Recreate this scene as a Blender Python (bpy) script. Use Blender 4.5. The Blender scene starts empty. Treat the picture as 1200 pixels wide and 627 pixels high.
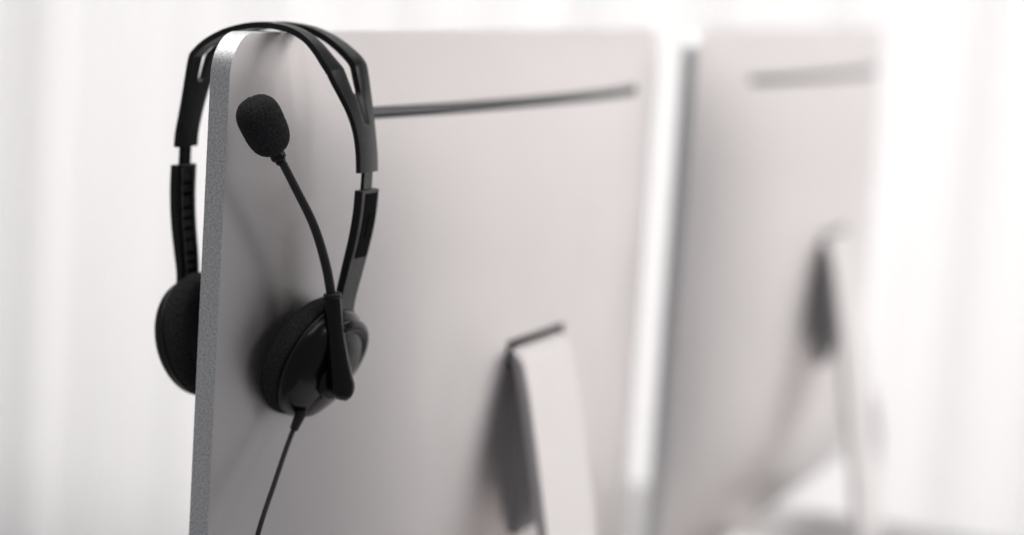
import bpy, bmesh, math, random
from mathutils import Vector, Matrix, noise

# ------------------------------------------------------------------ camera, light, exposure
S = bpy.context.scene
COL = S.collection
ZO = 0.512                      # height of the monitors' top edge above the desk
cd = bpy.data.cameras.new("camera")
cam = bpy.data.objects.new("camera", cd); COL.objects.link(cam); S.camera = cam
_r = Vector((0.37908, -0.92306, 0.06523)); _u = Vector((0.10131, 0.11147, 0.98859)); _f = _r.cross(_u) * -1
_r.normalize(); _u.normalize(); _f = _u.cross(_r).normalized()
cam.matrix_world = Matrix(((_r.x, _u.x, -_f.x, -0.9710), (_r.y, _u.y, -_f.y, -0.54568), (_r.z, _u.z, -_f.z, ZO + 0.04381), (0, 0, 0, 1)))
cd.sensor_width = 36.0; cd.lens = 2608.615 / 1200 * 36
cd.clip_start = 0.05; cd.clip_end = 50
cd.dof.use_dof = True; cd.dof.focus_distance = 1.10; cd.dof.aperture_fstop = 2.9

S.view_settings.view_transform = 'Standard'; S.view_settings.look = 'None'
S.view_settings.exposure = 0.0; S.view_settings.gamma = 1.0
S.render.engine = 'CYCLES'
S.cycles.max_bounces = 8
S.cycles.use_denoising = True

W = bpy.data.worlds.new("World"); S.world = W; W.use_nodes = True
bg = W.node_tree.nodes['Background']; bg.inputs[0].default_value = (0.95, 0.955, 1.0, 1); bg.inputs[1].default_value = 0.21

def area(name, loc, target, sx, sy, power, col=(1, 1, 1)):
    l = bpy.data.lights.new(name, 'AREA'); l.shape = 'RECTANGLE'; l.size = sx; l.size_y = sy
    l.energy = power; l.color = col
    o = bpy.data.objects.new(name, l); COL.objects.link(o); o.location = loc
    o.rotation_euler = (Vector(target) - Vector(loc)).to_track_quat('-Z', 'Y').to_euler()
    return o
area("window_light", (4.0, -0.20, 0.95), (0, -0.20, 0.95), 6.5, 4.0, 244, (1.0, 0.984, 0.970))
area("ceiling_light", (0.4, 0.4, 2.3), (0.4, 0.4, 0), 3.2, 2.0, 42, (1.0, 0.98, 0.96))
area("added_side_lamp", (0.30, -1.9, 1.45), (0.05, 0, 0.38), 0.55, 0.5, 9, (1.0, 0.98, 0.97))  # added soft box for the highlight on the right ear shell, not a window

# ------------------------------------------------------------------ materials
def mat(name, base, rough=0.5, metal=0.0, spec=0.5, bump=None, speck=None, coat=0.0):
    """bump = (scale, strength, distance); speck = (scale, low, high) multiplies the base colour"""
    m = bpy.data.materials.new(name); m.use_nodes = True
    nt = m.node_tree; b = nt.nodes['Principled BSDF']
    b.inputs['Base Color'].default_value = (*base, 1)
    b.inputs['Roughness'].default_value = rough; b.inputs['Metallic'].default_value = metal
    b.inputs['Specular IOR Level'].default_value = spec
    b.inputs['Coat Weight'].default_value = coat
    tc = nt.nodes.new('ShaderNodeTexCoord')
    if speck:
        n = nt.nodes.new('ShaderNodeTexNoise'); n.inputs['Scale'].default_value = speck[0]; n.inputs['Detail'].default_value = 3
        nt.links.new(tc.outputs['Object'], n.inputs['Vector'])
        r = nt.nodes.new('ShaderNodeMapRange'); r.inputs[1].default_value = .32; r.inputs[2].default_value = .68
        r.inputs[3].default_value = speck[1]; r.inputs[4].default_value = speck[2]
        nt.links.new(n.outputs['Fac'], r.inputs[0])
        x = nt.nodes.new('ShaderNodeVectorMath'); x.operation = 'SCALE'; x.inputs[0].default_value = base
        nt.links.new(r.outputs[0], x.inputs['Scale']); nt.links.new(x.outputs[0], b.inputs['Base Color'])
    if bump:
        n = nt.nodes.new('ShaderNodeTexNoise'); n.inputs['Scale'].default_value = bump[0]; n.inputs['Detail'].default_value = 2
        nt.links.new(tc.outputs['Object'], n.inputs['Vector'])
        bp = nt.nodes.new('ShaderNodeBump'); bp.inputs['Strength'].default_value = bump[1]; bp.inputs['Distance'].default_value = bump[2]
        nt.links.new(n.outputs['Fac'], bp.inputs['Height']); nt.links.new(bp.outputs[0], b.inputs['Normal'])
    return m

ALU = mat('satin_aluminium', (0.86, 0.82, 0.815), 0.36, 1.0, speck=(1500, 0.97, 1.03))
def vary_rough(m, scale, lo, hi):
    nt = m.node_tree; tc = nt.nodes.new('ShaderNodeTexCoord'); n = nt.nodes.new('ShaderNodeTexNoise')
    n.inputs['Scale'].default_value = scale; n.inputs['Detail'].default_value = 5; n.inputs['Distortion'].default_value = 0.6
    r = nt.nodes.new('ShaderNodeMapRange'); r.inputs[1].default_value = .3; r.inputs[2].default_value = .7; r.inputs[3].default_value = lo; r.inputs[4].default_value = hi
    nt.links.new(tc.outputs['Object'], n.inputs['Vector']); nt.links.new(n.outputs['Fac'], r.inputs[0])
    nt.links.new(r.outputs[0], nt.nodes['Principled BSDF'].inputs['Roughness'])
vary_rough(ALU, 9, 0.34, 0.41)
GRAIN = mat('blasted_aluminium_edge', (0.76, 0.76, 0.77), 0.42, 1.0, bump=(950, 0.26, 0.0004), speck=(800, 0.76, 1.18))
ALU2 = mat('smooth_aluminium', (0.84, 0.805, 0.80), 0.29, 1.0)
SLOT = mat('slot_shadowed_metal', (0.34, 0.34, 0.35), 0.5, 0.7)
HOLE_SHADE = mat('opening_shade_black', (0.01, 0.01, 0.011), 0.8)  # near-black colour standing in for the shade inside the stand opening
GLASS = mat('black_screen_glass', (0.008, 0.008, 0.01), 0.08, coat=0.5)
PLAS = mat('satin_black_plastic', (0.006, 0.006, 0.007), 0.36, spec=0.40, bump=(1400, 0.12, 0.0003))
GLOSS = mat('semi_gloss_black_plastic', (0.002, 0.002, 0.0024), 0.25, spec=0.32)
DARK = mat('dark_plastic', (0.006, 0.006, 0.007), 0.85, spec=0.1)
FOAM = mat('black_foam', (0.027, 0.027, 0.029), 0.95, spec=0.12, bump=(1300, 0.8, 0.0010), speck=(1100, 0.5, 1.6))
RUBB = mat('black_rubber', (0.006, 0.006, 0.0065), 0.45)
DESK = mat('pale_desk', (0.62, 0.605, 0.60), 0.55, speck=(14, 0.97, 1.02))
WCAB = mat('grey_cable_plastic', (0.55, 0.52, 0.52), 0.5)

def curtain_mat():
    m = bpy.data.materials.new('sheer_curtain'); m.use_nodes = True; nt = m.node_tree
    for n in list(nt.nodes): nt.nodes.remove(n)
    o = nt.nodes.new('ShaderNodeOutputMaterial'); mx = nt.nodes.new('ShaderNodeMixShader'); mx.inputs[0].default_value = 0.6
    d = nt.nodes.new('ShaderNodeBsdfDiffuse'); t = nt.nodes.new('ShaderNodeBsdfTranslucent')
    tc = nt.nodes.new('ShaderNodeTexCoord'); mp = nt.nodes.new('ShaderNodeMapping'); mp.inputs['Scale'].default_value = (3, 5.5, 0.15)
    nz = nt.nodes.new('ShaderNodeTexNoise'); nz.inputs['Scale'].default_value = 1.6; nz.inputs['Detail'].default_value = 3
    cr = nt.nodes.new('ShaderNodeMapRange'); cr.inputs[1].default_value = .3; cr.inputs[2].default_value = .7
    cr.inputs[3].default_value = .92; cr.inputs[4].default_value = 1.0  # vertical streaks in the cloth colour paint the shading of the folds
    sc = nt.nodes.new('ShaderNodeVectorMath'); sc.operation = 'SCALE'; sc.inputs[0].default_value = (0.90, 0.893, 0.892)
    L = nt.links.new
    L(tc.outputs['Object'], mp.inputs[0]); L(mp.outputs[0], nz.inputs['Vector']); L(nz.outputs['Fac'], cr.inputs[0]); L(cr.outputs[0], sc.inputs['Scale'])
    L(sc.outputs[0], d.inputs[0]); L(sc.outputs[0], t.inputs[0])
    L(d.outputs[0], mx.inputs[1]); L(t.outputs[0], mx.inputs[2]); L(mx.outputs[0], o.inputs[0])
    return m
CURT = curtain_mat()

vary_rough(PLAS, 260, 0.31, 0.42); vary_rough(GLOSS, 180, 0.17, 0.25)

# ------------------------------------------------------------------ helpers
def obj(name, bm, material, parent=None, smooth=True, bevel=0.0, seg=2, sub=0, angle=35):
    bmesh.ops.recalc_face_normals(bm, faces=bm.faces)
    me = bpy.data.meshes.new(name); bm.to_mesh(me); bm.free()
    o = bpy.data.objects.new(name, me); COL.objects.link(o)
    me.materials.append(material)
    for p in me.polygons: p.use_smooth = smooth
    if bevel:
        b = o.modifiers.new('bevel', 'BEVEL'); b.width = bevel; b.segments = seg; b.limit_method = 'ANGLE'; b.angle_limit = math.radians(angle)
        b.harden_normals = True
    if sub:
        s = o.modifiers.new('sub', 'SUBSURF'); s.levels = sub; s.render_levels = sub
    if parent: o.parent = parent
    return o

def empty(name, loc, label, cat, group=None):
    o = bpy.data.objects.new(name, None); COL.objects.link(o); o.location = loc; o.empty_display_size = 0.05
    o['label'] = label; o['category'] = cat
    if group: o['group'] = group
    return o

def spline(pts, n):
    """Catmull-Rom through pts, n samples per span"""
    P = [Vector(p) for p in pts]; P = [2 * P[0] - P[1]] + P + [2 * P[-1] - P[-2]]
    out = []
    for i in range(1, len(P) - 2):
        a, b, c, d = P[i - 1:i + 3]
        for k in range(n):
            t = k / n
            out.append(0.5 * ((2 * b) + (c - a) * t + (2 * a - 5 * b + 4 * c - d) * t * t + (3 * b - a - 3 * c + d) * t ** 3))
    out.append(P[-2].copy())
    return out

def ring_loft(bm, rings, cap=True, closed=True):
    vs = [[bm.verts.new(p) for p in r] for r in rings]
    n = len(vs[0])
    for a, b in zip(vs, vs[1:]):
        for i in range(n if closed else n - 1):
            j = (i + 1) % n
            bm.faces.new((a[i], a[j], b[j], b[i]))
    if cap:
        bm.faces.new(vs[0]); bm.faces.new(vs[-1])
    return vs

def tube(bm, pts, rad, n=16):
    if not hasattr(rad, '__len__'): rad = [rad] * len(pts)
    rings = []; up = None
    for i, p in enumerate(pts):
        t = (pts[min(i + 1, len(pts) - 1)] - pts[max(i - 1, 0)]).normalized()
        if up is None: up = t.orthogonal().normalized()
        up = (up - t * up.dot(t)).normalized(); s = t.cross(up)
        rings.append([p + rad[i] * (math.cos(a) * up + math.sin(a) * s) for a in [2 * math.pi * k / n for k in range(n)]])
    ring_loft(bm, rings)

def frame(n, up):
    n = Vector(n).normalized(); up = Vector(up); up = (up - n * up.dot(n)).normalized(); s = up.cross(n).normalized()
    return n, up, s

def lathe(bm, prof, c, n, up, seg=72, su=1.0, sv=1.0, wob=0.0):
    """prof: (radius, height along n); su / sv stretch the up and side radii"""
    n, up, s = frame(n, up); c = Vector(c); rings = []
    for r, h in prof:
        r = max(r, 1e-5)
        ring = []
        for k in range(seg):
            a = 2 * math.pi * k / seg
            p = c + n * h + up * (math.cos(a) * r * su) + s * (math.sin(a) * r * sv)
            if wob: p += n * 0 + (p - c).normalized() * wob * noise.noise(p * 900)
            ring.append(p)
        rings.append(ring)
    ring_loft(bm, rings)

def box(bm, c, d, rot=None):
    M = Matrix.Translation(Vector(c)) @ (rot.to_4x4() if rot else Matrix.Identity(4)) @ Matrix.Diagonal((*d, 1))
    bmesh.ops.create_cube(bm, size=1, matrix=M)

def ribbon(bm, path, width, thick, centre_x, side=Vector((1, 0, 0)), nrm_flip=1):
    """rectangular bar swept along a path in the y-z plane; width along x, thick across"""
    rings = []
    N = len(path)
    for i, p in enumerate(path):
        t = (path[min(i + 1, N - 1)] - path[max(i - 1, 0)]).normalized()
        nn = t.cross(side).normalized()
        w = width[i] if hasattr(width, '__len__') else width
        th = thick[i] if hasattr(thick, '__len__') else thick
        q = Vector((centre_x + p.x, p.y, p.z))
        rings.append([q - side * w / 2 - nn * th / 2, q + side * w / 2 - nn * th / 2, q + side * w / 2 + nn * th / 2, q - side * w / 2 + nn * th / 2])
    ring_loft(bm, rings)

def apply_mods(o):
    dg = bpy.context.evaluated_depsgraph_get()
    me = bpy.data.meshes.new_from_object(o.evaluated_get(dg)); o.modifiers.clear(); o.data = me

# ------------------------------------------------------------------ curtain and desk (all the surroundings in view)
bm = bmesh.new()
rows = []
N = 900
rnd = random.Random(4)
ph = [rnd.uniform(0, 6.28) for _ in range(8)]
for zi in range(7):
    z = -1.2 + 3.8 * zi / 6
    row = []
    for i in range(N):
        y = -3.2 + 6.9 * i / (N - 1)
        x = 3.1 + 0.024 * math.sin(y * 31 + ph[0] + 1.6 * math.sin(y * 3.1 + ph[1])) * (0.6 + 0.4 * math.sin(y * 5.3 + ph[2])) \
            + 0.025 * math.sin(y * 12 + ph[3]) + 0.008 * math.sin(y * 77 + ph[4] + zi * .3)
        row.append((x, y, z))
    rows.append(row)
ring_loft(bm, rows, cap=False, closed=False)
cur = obj('curtain', bm, CURT)
sl = cur.modifiers.new('thickness', 'SOLIDIFY'); sl.thickness = 0.001
cur['label'] = 'white sheer curtain hanging in soft vertical folds behind both monitors'; cur['category'] = 'curtain'

bm = bmesh.new(); box(bm, (0.60, -0.04, -0.0125), (1.40, 0.62, 0.025))
desk = obj('desk', bm, DESK, bevel=0.003)
desk['label'] = 'pale desk top standing under the two silver monitors'; desk['category'] = 'desk'
for sx in (0.0, 1.20):
    for sy in (-0.29, 0.21):
        bm = bmesh.new(); box(bm, (sx, sy, -0.375), (0.05, 0.05, 0.70)); obj('leg', bm, ALU2, desk, bevel=0.003)

# ------------------------------------------------------------------ monitor
MW, MH, MT, MR, MB = 0.665, 0.468, 0.011, 0.022, 0.046
SL_A, SL_B, STX = 0.104, 0.570, 0.3265

def bulge(x, z):
    tx = min(1, abs(x - MW / 2) / (MW / 2)); tz = min(1, abs(z + MH / 2) / (MH / 2))
    return MB * (1 - tx ** 2.5) * (1 - tz ** 5)

def outline_x(x, z):
    """pull a grid point inside the rounded-corner outline"""
    cx = min(max(x, MR), MW - MR); cz = max(min(z, -MR), -MH + MR)
    dx, dz = x - cx, z - cz
    if dx and dz:
        u, v = dx / MR, dz / MR
        return cx + dx * math.sqrt(1 - v * v / 2), cz + dz * math.sqrt(1 - u * u / 2)
    return x, z

def axis_samples(L, n, r):
    a = [r * (1 - math.cos(math.pi / 2 * i / 10)) if False else r * i / 10 for i in range(10)]
    mid = [r + (L - 2 * r) * i / n for i in range(n)]
    return a + mid + [L - v for v in reversed(a)] + []

def monitor(loc, label):
    root = empty('monitor', (loc[0], loc[1], 0), label, 'monitor', 'silver monitors in a row')
    xs = axis_samples(MW, 80, MR); xs = sorted(set(round(v, 6) for v in xs + [MW - MR, MW]))
    zs = axis_samples(MH, 56, MR); zs = sorted(set(round(v, 6) for v in zs + [MH - MR, MH]))
    bm = bmesh.new(); grid = []
    for z in zs:
        row = []
        for x in xs:
            X, Z = outline_x(x, -z); row.append(bm.verts.new((X, -bulge(X, Z), ZO + Z)))
        grid.append(row)
    for a, b in zip(grid, grid[1:]):
        for i in range(len(a) - 1): bm.faces.new((a[i], a[i + 1], b[i + 1], b[i]))
    bd = grid[0][:-1] + [r[-1] for r in grid[:-1]] + grid[-1][:0:-1] + [r[0] for r in grid[:0:-1]]
    fr = [bm.verts.new((v.co.x, MT, v.co.z)) for v in bd]
    for i in range(len(bd)):
        j = (i + 1) % len(bd); bm.faces.new((bd[i], bd[j], fr[j], fr[i])).material_index = 2
    bm.faces.new(fr)
    # vent slot and stand opening are cut out
    c = bmesh.new()
    sz, sh = ZO - 0.0425, 0.0032
    ring = []
    for k in range(13): a = math.pi / 2 + math.pi * k / 12; ring.append((SL_A + sh * math.cos(a), sz + sh * math.sin(a)))
    for k in range(13): a = -math.pi / 2 + math.pi * k / 12; ring.append((SL_B + sh * math.cos(a), sz + sh * math.sin(a)))
    ring_loft(c, [[(x, -0.06, z) for x, z in ring], [(x, -0.0035, z) for x, z in ring]])
    bx0, bx1 = STX - 0.0485, STX + 0.0485
    box(c, ((bx0 + bx1) / 2, -0.032, ZO - 0.1955), (bx1 - bx0, 0.05, 0.0178))
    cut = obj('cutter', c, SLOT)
    body = obj('body', bm, ALU, root)
    body.data.materials.append(SLOT); body.data.materials.append(GRAIN)
    b = body.modifiers.new('cut', 'BOOLEAN'); b.operation = 'DIFFERENCE'; b.object = cut; b.solver = 'EXACT'
    apply_mods(body); bpy.data.objects.remove(cut)
    body.data.set_sharp_from_angle(angle=math.radians(32))
    bv = body.modifiers.new('bevel', 'BEVEL'); bv.width = 0.0007; bv.segments = 2; bv.limit_method = 'ANGLE'; bv.angle_limit = math.radians(50)
    # dark vent lining inside the slot
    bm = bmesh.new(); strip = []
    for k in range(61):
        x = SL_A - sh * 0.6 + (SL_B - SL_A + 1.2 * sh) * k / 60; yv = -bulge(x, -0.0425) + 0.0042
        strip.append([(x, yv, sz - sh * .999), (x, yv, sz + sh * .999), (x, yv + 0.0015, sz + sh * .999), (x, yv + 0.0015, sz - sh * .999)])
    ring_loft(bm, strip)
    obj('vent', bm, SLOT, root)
    # screen on the front
    bm = bmesh.new(); box(bm, (MW / 2, MT + 0.0008, ZO - 0.185), (MW - 0.012, 0.0016, 0.356)); obj('screen', bm, GLASS, root, bevel=0.0006)
    bm = bmesh.new(); box(bm, (STX + 0.001, -0.0295, ZO - 0.1883), (0.0955, 0.026, 0.0030)); obj('stand_opening_shade', bm, HOLE_SHADE, root)  # black block filling the opening above the plate, painted as its shade
    # stand: bent plate leaving the opening, leaning back, then a foot running forward
    prof = spline([(0, a, b) for a, b in ((-0.022, -0.1935), (-0.040, -0.1935), (-0.0500, -0.1945), (-0.0570, -0.2000), (-0.0600, -0.2070), (-0.0680, -0.240), (-0.086, -0.33), (-0.105, -0.44), (-0.1125, -0.485), (-0.1125, -0.500), (-0.102, -0.5075), (-0.085, -0.5085), (0.0, -0.5085), (0.085, -0.5085))], 6)
    prof = [Vector((0, p.y + 0.006, p.z + ZO)) for p in prof]
    bm = bmesh.new(); ribbon(bm, prof, 0.083, 0.0065, STX - 0.0015)
    obj('stand', bm, ALU2, root, bevel=0.0012)
    bm = bmesh.new(); ring_loft(bm, [[(STX - w, y0, ZO + z), (STX + w, y0, ZO + z), (STX + w, y1, ZO + z), (STX - w, y1, ZO + z)] for z, y0, y1, w in
                                     ((-0.203, -0.040, -0.0495, 0.032), (-0.24, -0.040, -0.0580, 0.030), (-0.28, -0.040, -0.0600, 0.026), (-0.315, -0.040, -0.0480, 0.020))])
    obj('hinge', bm, SLOT, root, bevel=0.001)  # hinge part, also shaped and tapered to deepen the shade beside the stand
    return root

m1 = monitor((0, 0), 'nearest silver aluminium monitor seen from behind, with a headset hung over its corner')
m2 = m1.copy(); COL.objects.link(m2)
for ch in m1.children:
    c = ch.copy(); COL.objects.link(c); c.parent = m2
m2.location = (0.7516, -0.0030, 0)
m2['label'] = 'farther blurred silver monitor at the right, without a headset'

# power cord of the farther monitor
bm = bmesh.new()
pts = spline([(1.10, -0.052, 0.228), (1.15, -0.055, 0.225), (1.196, -0.052, 0.202), (1.247, -0.05, 0.164), (1.307, -0.05, 0.122), (1.340, -0.05, 0.085), (1.348, -0.05, 0.040), (1.349, -0.05, -0.05), (1.348, -0.05, -0.30), (1.350, -0.05, -0.72)], 10)
tube(bm, pts, 0.0030, 12)
o = obj('power_cord', bm, WCAB); o['label'] = 'thin grey power cord curving down behind the farther blurred monitor'; o['category'] = 'cord'

# ------------------------------------------------------------------ headset
HX = 0.060
hs = empty('headset', (0, 0, 0), 'black wired headset with foam ear pads and a boom microphone, hung over the monitor corner', 'headset')
V = Vector
CY0 = -0.0055                                     # centre of the arch (centre of the monitor edge)
# outer profile of the headband, (y, z) in the hanging pose, left (screen side, +y) to right (-y)
hb = [(0.0602, -0.0645), (0.0597, -0.056), (0.0575, -0.043), (0.0545, -0.0275), (0.0520, -0.0160), (0.0498, -0.0125), (0.0440, -0.0070), (0.0370, -0.0025), (0.0290, 0.0012),
      (0.0190, 0.0040), (0.0100, 0.0052), (0.0020, 0.0053), (-0.0080, 0.0043), (-0.0180, 0.0014), (-0.0270, -0.0030), (-0.0345, -0.0080),
      (-0.0385, -0.0118), (-0.0405, -0.0160), (-0.0440, -0.0290), (-0.0480, -0.0450), (-0.0503, -0.0580), (-0.0512, -0.0680)]
path = spline([(0, y, z) for y, z in hb], 14)
NP = len(path)
# arc length
al = [0.0]
for a, b in zip(path, path[1:]): al.append(al[-1] + (b - a).length)
TOT = al[-1]
def near_len(y, z):
    k = min(range(NP), key=lambda i: (path[i].y - y) ** 2 + (path[i].z - z) ** 2); return al[k]
SL0, SL1 = near_len(0.0545, -0.0300), near_len(-0.0440, -0.0285)
GR0, GR1 = near_len(0.0600, -0.0470), near_len(-0.0480, -0.0440)
def sstep(a, b, x):
    t = min(1, max(0, (x - a) / (b - a))); return t * t * (3 - 2 * t)
def band_width(s):
    e = min(s, TOT - s)
    return 0.0205 + 0.0070 * sstep(0.015, 0.060, e)
def slot_half(s):
    if s <= SL0 or s >= SL1: return 0.0
    e = min(s - SL0, SL1 - s); R = 0.0034
    base = R + 0.0018 * sstep(0.0, 0.03, e)
    return base * (1 if e >= R else math.sqrt(max(0, 1 - (1 - e / R) ** 2)))
def groove(s, v):
    g = 0.0
    if GR0 < s < SL0 + 0.004: e = min(1, (s - GR0) / 0.003)
    elif SL1 - 0.004 < s < GR1: e = min(1, (GR1 - s) / 0.003)
    else: return 0
    w = 0.0024
    return 0.0013 * math.sqrt(max(0, e)) * max(0, 1 - (v / w) ** 4) if abs(v) < w else 0
SHR, DROP = near_len(-0.0385, -0.0118), 0.0077
def half_strand(bm, i, sgn, cols=9):
    s = al[i]; t = (path[min(i + 1, NP - 1)] - path[max(i - 1, 0)]).normalized()
    nn = V((0, 1, 0)) if False else t.cross(V((1, 0, 0))).normalized()
    mid = V((0, CY0 + 0.011, -0.06))
    if nn.dot(path[i] - mid) < 0: nn = -nn
    w = band_width(s) / 2; h = slot_half(s)
    e = min(s, TOT - s); thick = 0.0034 + 0.0005 * sstep(0.01, 0.05, e)
    top, bot = [], []
    for k in range(cols):
        f = k / (cols - 1); v = h + (w - h) * f
        crown = 0.0008 * (1 - (v / w) ** 2) - (0.0007 * (1 - f) ** 6 if h > 0 else 0)
        p = path[i] + V((HX + sgn * v, 0, 0)) - nn * DROP * math.exp(-((s - SHR) / 0.021) ** 2) * (max(0.0, w - sgn * v) / (2 * w)) ** 1.2
        top.append(p + nn * (crown - 0.0006 - groove(s, v))); bot.append(p - nn * (thick - 0.0002 * f))
    return top, bot
# extra samples near the slot ends keep them round
bm = bmesh.new()
for sgn in (-1, 1):
    T = []; B = []
    for i in range(NP):
        t, b = half_strand(bm, i, sgn)
        T.append([bm.verts.new(p) for p in t]); B.append([bm.verts.new(p) for p in b])
    for i in range(NP - 1):
        open_here = slot_half(al[i]) > 0 or slot_half(al[i + 1]) > 0
        for k in range(8):
            bm.faces.new((T[i][k], T[i + 1][k], T[i + 1][k + 1], T[i][k + 1]))
            bm.faces.new((B[i][k], B[i][k + 1], B[i + 1][k + 1], B[i + 1][k]))
        bm.faces.new((T[i][8], T[i + 1][8], B[i + 1][8], B[i][8]))
        if open_here: bm.faces.new((T[i][0], B[i][0], B[i + 1][0], T[i + 1][0]))
    for i in (0, NP - 1):
        for k in range(8): bm.faces.new((T[i][k], T[i][k + 1], B[i][k + 1], B[i][k]))
bmesh.ops.remove_doubles(bm, verts=bm.verts, dist=2e-5)
obj('headband', bm, PLAS, hs, bevel=0.0008, seg=3, angle=48)

# sliders between headband and arms
for nm, a, b in (('left', V((0, 0.0585, -0.055)), V((0, 0.0585, -0.100))), ('right', V((0, -0.0495, -0.060)), V((0, -0.0488, -0.100)))):
    bm = bmesh.new(); ribbon(bm, [a.lerp(b, k / 6) for k in range(7)], 0.0100, 0.0020, HX)
    obj('slider', bm, GLOSS, hs, bevel=0.0004)

# arms (yokes) carrying the ear cups
LA = [(0, 0.0590, -0.0742), (0, 0.0588, -0.090), (0, 0.0575, -0.105), (0, 0.0552, -0.120), (0, 0.0535, -0.132), (0, 0.0540, -0.142), (0, 0.0560, -0.153), (0, 0.0580, -0.162)]
RA = [(0, -0.0499, -0.0770), (0, -0.0492, -0.090), (0, -0.0472, -0.104), (0, -0.0437, -0.121), (0, -0.0408, -0.136), (0, -0.0405, -0.146), (0, -0.0425, -0.156), (0, -0.0440, -0.165)]
def arm(pts, name, inner):
    p = spline(pts, 8); n = len(p)
    w = [0.0200 - 0.0030 * sstep(0, 1, i / n) - 0.004 * sstep(.75, 1, i / n) for i in range(n)]
    t = [0.0046 - 0.0012 * sstep(0.3, 0.8, i / n) for i in range(n)]
    bm = bmesh.new(); ribbon(bm, p, w, t, HX)
    o = obj('arm', bm, PLAS, hs, bevel=0.0006)
    return o, p
armL, pL = arm(LA, 'L', 1); armR, pR = arm(RA, 'R', 1)
def arm_local(p, s):          # point and frame at fraction s
    i = min(len(p) - 2, int(s * (len(p) - 1))); t = (p[i + 1] - p[i]).normalized(); n = t.cross(V((1, 0, 0))).normalized()
    if n.y > 0: n = -n
    return p[i] + V((HX, 0, 0)), t, n
# ratchet teeth on the inner face of the screen-side arm
bm = bmesh.new()
for k in range(9):
    c, t, n = arm_local(pL, 0.10 + 0.058 * k); R = Matrix((V((1, 0, 0)), n, t)).transposed()
    box(bm, c + n * 0.00215, (0.0080, 0.0012, 0.0019), R)
obj('ratchet_teeth', bm, DARK, armL, bevel=0.0002)
bm = bmesh.new()
for sx in (-0.0058, 0.0058):
    q = [arm_local(pL, 0.03 + 0.6 * k / 20) for k in range(21)]
    ribbon(bm, [c - V((HX, 0, 0)) + n * 0.0024 for c, t, n in q], 0.0012, 0.0010, HX + sx)
obj('guide_rails', bm, PLAS, armL)
# recessed clip window on the outer face of the right arm
bm = bmesh.new(); q = [arm_local(pR, 0.03 + 0.33 * k / 10) for k in range(11)]
ribbon(bm, [c - V((HX, 0, 0)) + n * 0.0021 for c, t, n in q], 0.0140, 0.0010, HX + 0.0008)
obj('clip_panel', bm, DARK, armR, bevel=0.0004)
bm = bmesh.new(); q = [arm_local(pR, 0.14 + 0.14 * k / 6) for k in range(7)]
ribbon(bm, [c - V((HX, 0, 0)) + n * 0.0027 for c, t, n in q], 0.0080, 0.0008, HX + 0.0035)
obj('catch', bm, DARK, armR, bevel=0.0003)

# ---- ear cups
def sup(r0, h, p, n=16, h0=0.0):
    return [(r0 * max(0.0, 1 - (k / n) ** p) ** (1 / p), h0 + h * k / n) for k in range(n + 1)]
def rounded(pts, n=6):
    q = spline([(0, a, b) for a, b in pts], n); return [(max(0, v.y), v.z) for v in q]

def earcup(c, n, up, R, root, detail):
    n = V(n).normalized(); c = V(c)
    bm = bmesh.new()     # foam disc: towards -n
    lathe(bm, rounded([(0, -0.0085), (0.008, -0.0087), (0.016, -0.0100), (0.024, -0.0118), (R - 0.004, -0.0118), (R - 0.0008, -0.0092), (R + 0.0005, -0.0055), (R, -0.0022), (R - 0.002, 0.0), (R - 0.010, 0.0006), (0, 0.0006)]), c, n, up, 120, wob=0.00022)
    pad = obj('ear_pad', bm, FOAM, root)
    bm = bmesh.new()
    lathe(bm, [(0, 0.0004), (R - 0.003, 0.0004), (R - 0.0014, 0.0008), (R - 0.0012, 0.0018), (R - 0.0018, 0.0026), (R - 0.0045, 0.0028), (0, 0.0030)], c, n, up, 96)
    rim = obj('rim', bm, PLAS, None)
    bm = bmesh.new()
    lathe(bm, [(0, 0.0020), (R - 0.0022, 0.0020)] + sup(R - 0.0020, 0.0132, 2.3, 28, 0.0022), c, n, up, 96)
    sh = obj('ear_shell', bm, GLOSS, root)
    rim.parent = sh
    return pad, sh

nR = V((-0.10, -0.93, -0.34)).normalized()
cR = V((0.0555, -0.0285, -0.1685))
padR, shR = earcup(cR, nR, (0, 0, 1), 0.0334, hs, True)
nL = V((0.09, 0.95, -0.27)).normalized()
cL = V((0.0565, 0.0415, -0.1650))
padL, shL = earcup(cL, nL, (0, 0, 1), 0.0335, hs, False)

# curved yoke that wraps the far side of the right cup
n_, u_, s_ = frame(nR, (0, 0, 1))
arc = []; rad = []
for k in range(41):
    a = math.radians(-35 + 165 * k / 40); r = 0.0258
    arc.append(cR + n_ * (0.0078 + 0.003 * math.cos(a)) + u_ * math.cos(a) * r + s_ * math.sin(a) * r)
    rad.append(0.0036 * min(1, 0.35 + k / 5, 0.25 + (40 - k) / 7))
bm = bmesh.new(); tube(bm, arc, rad, 20)
obj('yoke', bm, GLOSS, armR)
# lower cable bump on the right shell
n_, u_, s_ = frame(nR, (0, 0, 1))
bm = bmesh.new()
lathe(bm, [(0.0125, 0.0), (0.0125, 0.0025)] + sup(0.0125, 0.0050, 2.4, 10, 0.0025), cR + n_ * 0.0068 - u_ * 0.0175 - s_ * 0.001, n_ - u_ * 0.35, u_, 48)
obj('cable_entry', bm, GLOSS, shR)

# boom pivot and housing
pv = V((0.0455, -0.0492, -0.1775)); top = V((0.0425, -0.0420, -0.1310))
bn = V((-0.35, -0.93, -0.10)).normalized()
bm = bmesh.new()
lathe(bm, [(0.0, -0.011), (0.0095, -0.011), (0.0098, -0.0065), (0.0090, -0.0055), (0.0, -0.0052)], pv, bn, (0, 0, 1), 48)

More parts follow.
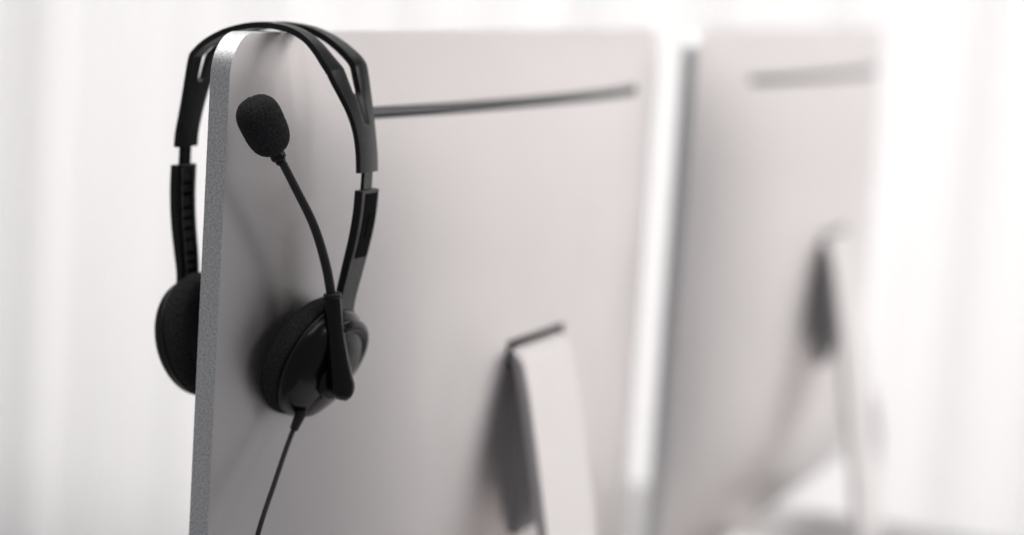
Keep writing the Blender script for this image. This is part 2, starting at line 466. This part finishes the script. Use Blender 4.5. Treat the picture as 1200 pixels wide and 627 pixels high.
lathe(bm, [(0.0, -0.016), (0.0150, -0.016), (0.0155, -0.0105), (0.0148, -0.0096), (0.0095, -0.0088), (0.0, -0.0086)], pv + V((-0.001, 0.006, -0.003)), (-0.20, -0.93, -0.30), (0, 0, 1), 64)
mount = obj('boom_pivot', bm, GLOSS, hs)
bm = bmesh.new(); rings = []
axis = (top - pv); L = axis.length; ax = axis.normalized(); sd = ax.cross(bn).normalized(); bnn = sd.cross(ax).normalized()
K = 40
for k in range(K + 1):
    s = -0.0085 + (L + 0.0085) * (k / K)
    if s < 0: w = 0.0066 * math.sqrt(max(0.0, 1 - (s / 0.0085) ** 2)) + 0.0001; th = 0.0048 * (max(0.0, 1 - (s / 0.0087) ** 2)) ** 0.4 + 0.0002
    else:
        f = s / L; w = 0.0066 + (0.0041 - 0.0066) * f; th = 0.0048 + (0.0041 - 0.0048) * f
    bow = 0.0016 * math.sin(math.pi * max(0, s) / L)
    c = pv + ax * s + sd * bow * -1
    ring = []
    for a in range(32):
        t = 2 * math.pi * a / 32; ca, sa = math.cos(t), math.sin(t)
        e = 0.8
        ring.append(c + sd * (w * math.copysign(abs(ca) ** e, ca)) + bnn * (th * math.copysign(abs(sa) ** e, sa)))
    rings.append(ring)
ring_loft(bm, rings)
hous = obj('boom_housing', bm, GLOSS, hs)
mount.parent = hous
# raised ring on the mouth of the housing
bm = bmesh.new()
lathe(bm, [(0.0030, -0.002), (0.0043, -0.002), (0.0047, -0.0008), (0.0047, 0.0004), (0.0041, 0.0011), (0.0032, 0.0009), (0.0030, 0)], top, ax, bn, 40)
obj('collar', bm, PLAS, hous)

boom = spline([(0.0423, -0.0419, -0.1325), (0.0374, -0.0400, -0.1155), (0.0276, -0.0370, -0.0947), (0.0138, -0.0325, -0.0747), (0.0018, -0.0285, -0.0580)], 14)
bm = bmesh.new(); tube(bm, boom, [0.0025 - 0.0004 * sstep(0, 1, i / len(boom)) for i in range(len(boom))], 20)
bo = obj('microphone_boom', bm, RUBB, hs)
mt, mb = V((-0.0145, -0.0205, -0.0308)), V((0.0010, -0.0278, -0.0570))
mx = (mt - mb).normalized(); ML = (mt - mb).length
bm = bmesh.new()
lathe(bm, [(0.0, -0.0035), (0.0034, -0.0035), (0.0040, -0.0028), (0.0040, -0.001), (0.0034, 0.0002), (0.0034, 0.004), (0, 0.004)], mb, mx, (0, 0, 1), 32)
lathe(bm, [(0.0, -0.006), (0.0026, -0.006), (0.0028, -0.0035), (0, -0.0035)], mb, mx, (0, 0, 1), 32)
obj('collar', bm, GLOSS, bo)
bm = bmesh.new()
prof = []
for k in range(41):
    f = k / 40; h = 0.0002 + ML * 1.0 * f
    a = (f - 0.5) * 2
    r = 0.0112 * (1 - abs(a) ** 3.2) ** (1 / 2.4) * (1.0 + 0.06 * a)
    prof.append((r, h))
lathe(bm, prof, mb, mx, (0, 0, 1), 96, wob=0.0003)
obj('microphone_foam', bm, FOAM, bo)

# cable with strain relief leaving the bottom of the right cup
e0 = V((0.0415, -0.0280, -0.1945)); 
cab = spline([(0.0415, -0.0280, -0.1960), (0.0350, -0.0262, -0.2064), (0.0206, -0.0260, -0.2276), (0.0050, -0.0260, -0.2521), (-0.006, -0.027, -0.280), (-0.012, -0.028, -0.330), (-0.010, -0.03, -0.420), (-0.006, -0.035, -0.490), (0.004, -0.045, -0.5085), (0.04, -0.075, -0.5097), (0.12, -0.12, -0.5097), (0.25, -0.16, -0.5097)], 12)
bm = bmesh.new(); tube(bm, cab, 0.0013, 14)
co = obj('cable', bm, RUBB, hs)
bm = bmesh.new(); tube(bm, [V((0.0425, -0.0285, -0.1925)), V((0.0415, -0.0280, -0.1950)), V((0.0385, -0.0271, -0.2005)), V((0.0372, -0.0267, -0.2028)), V((0.0370, -0.0266, -0.2032))], [0.0028, 0.0030, 0.0024, 0.0022, 0.0012], 18)
obj('strain_relief', bm, RUBB, co)

hs.location = (0, 0, ZO)
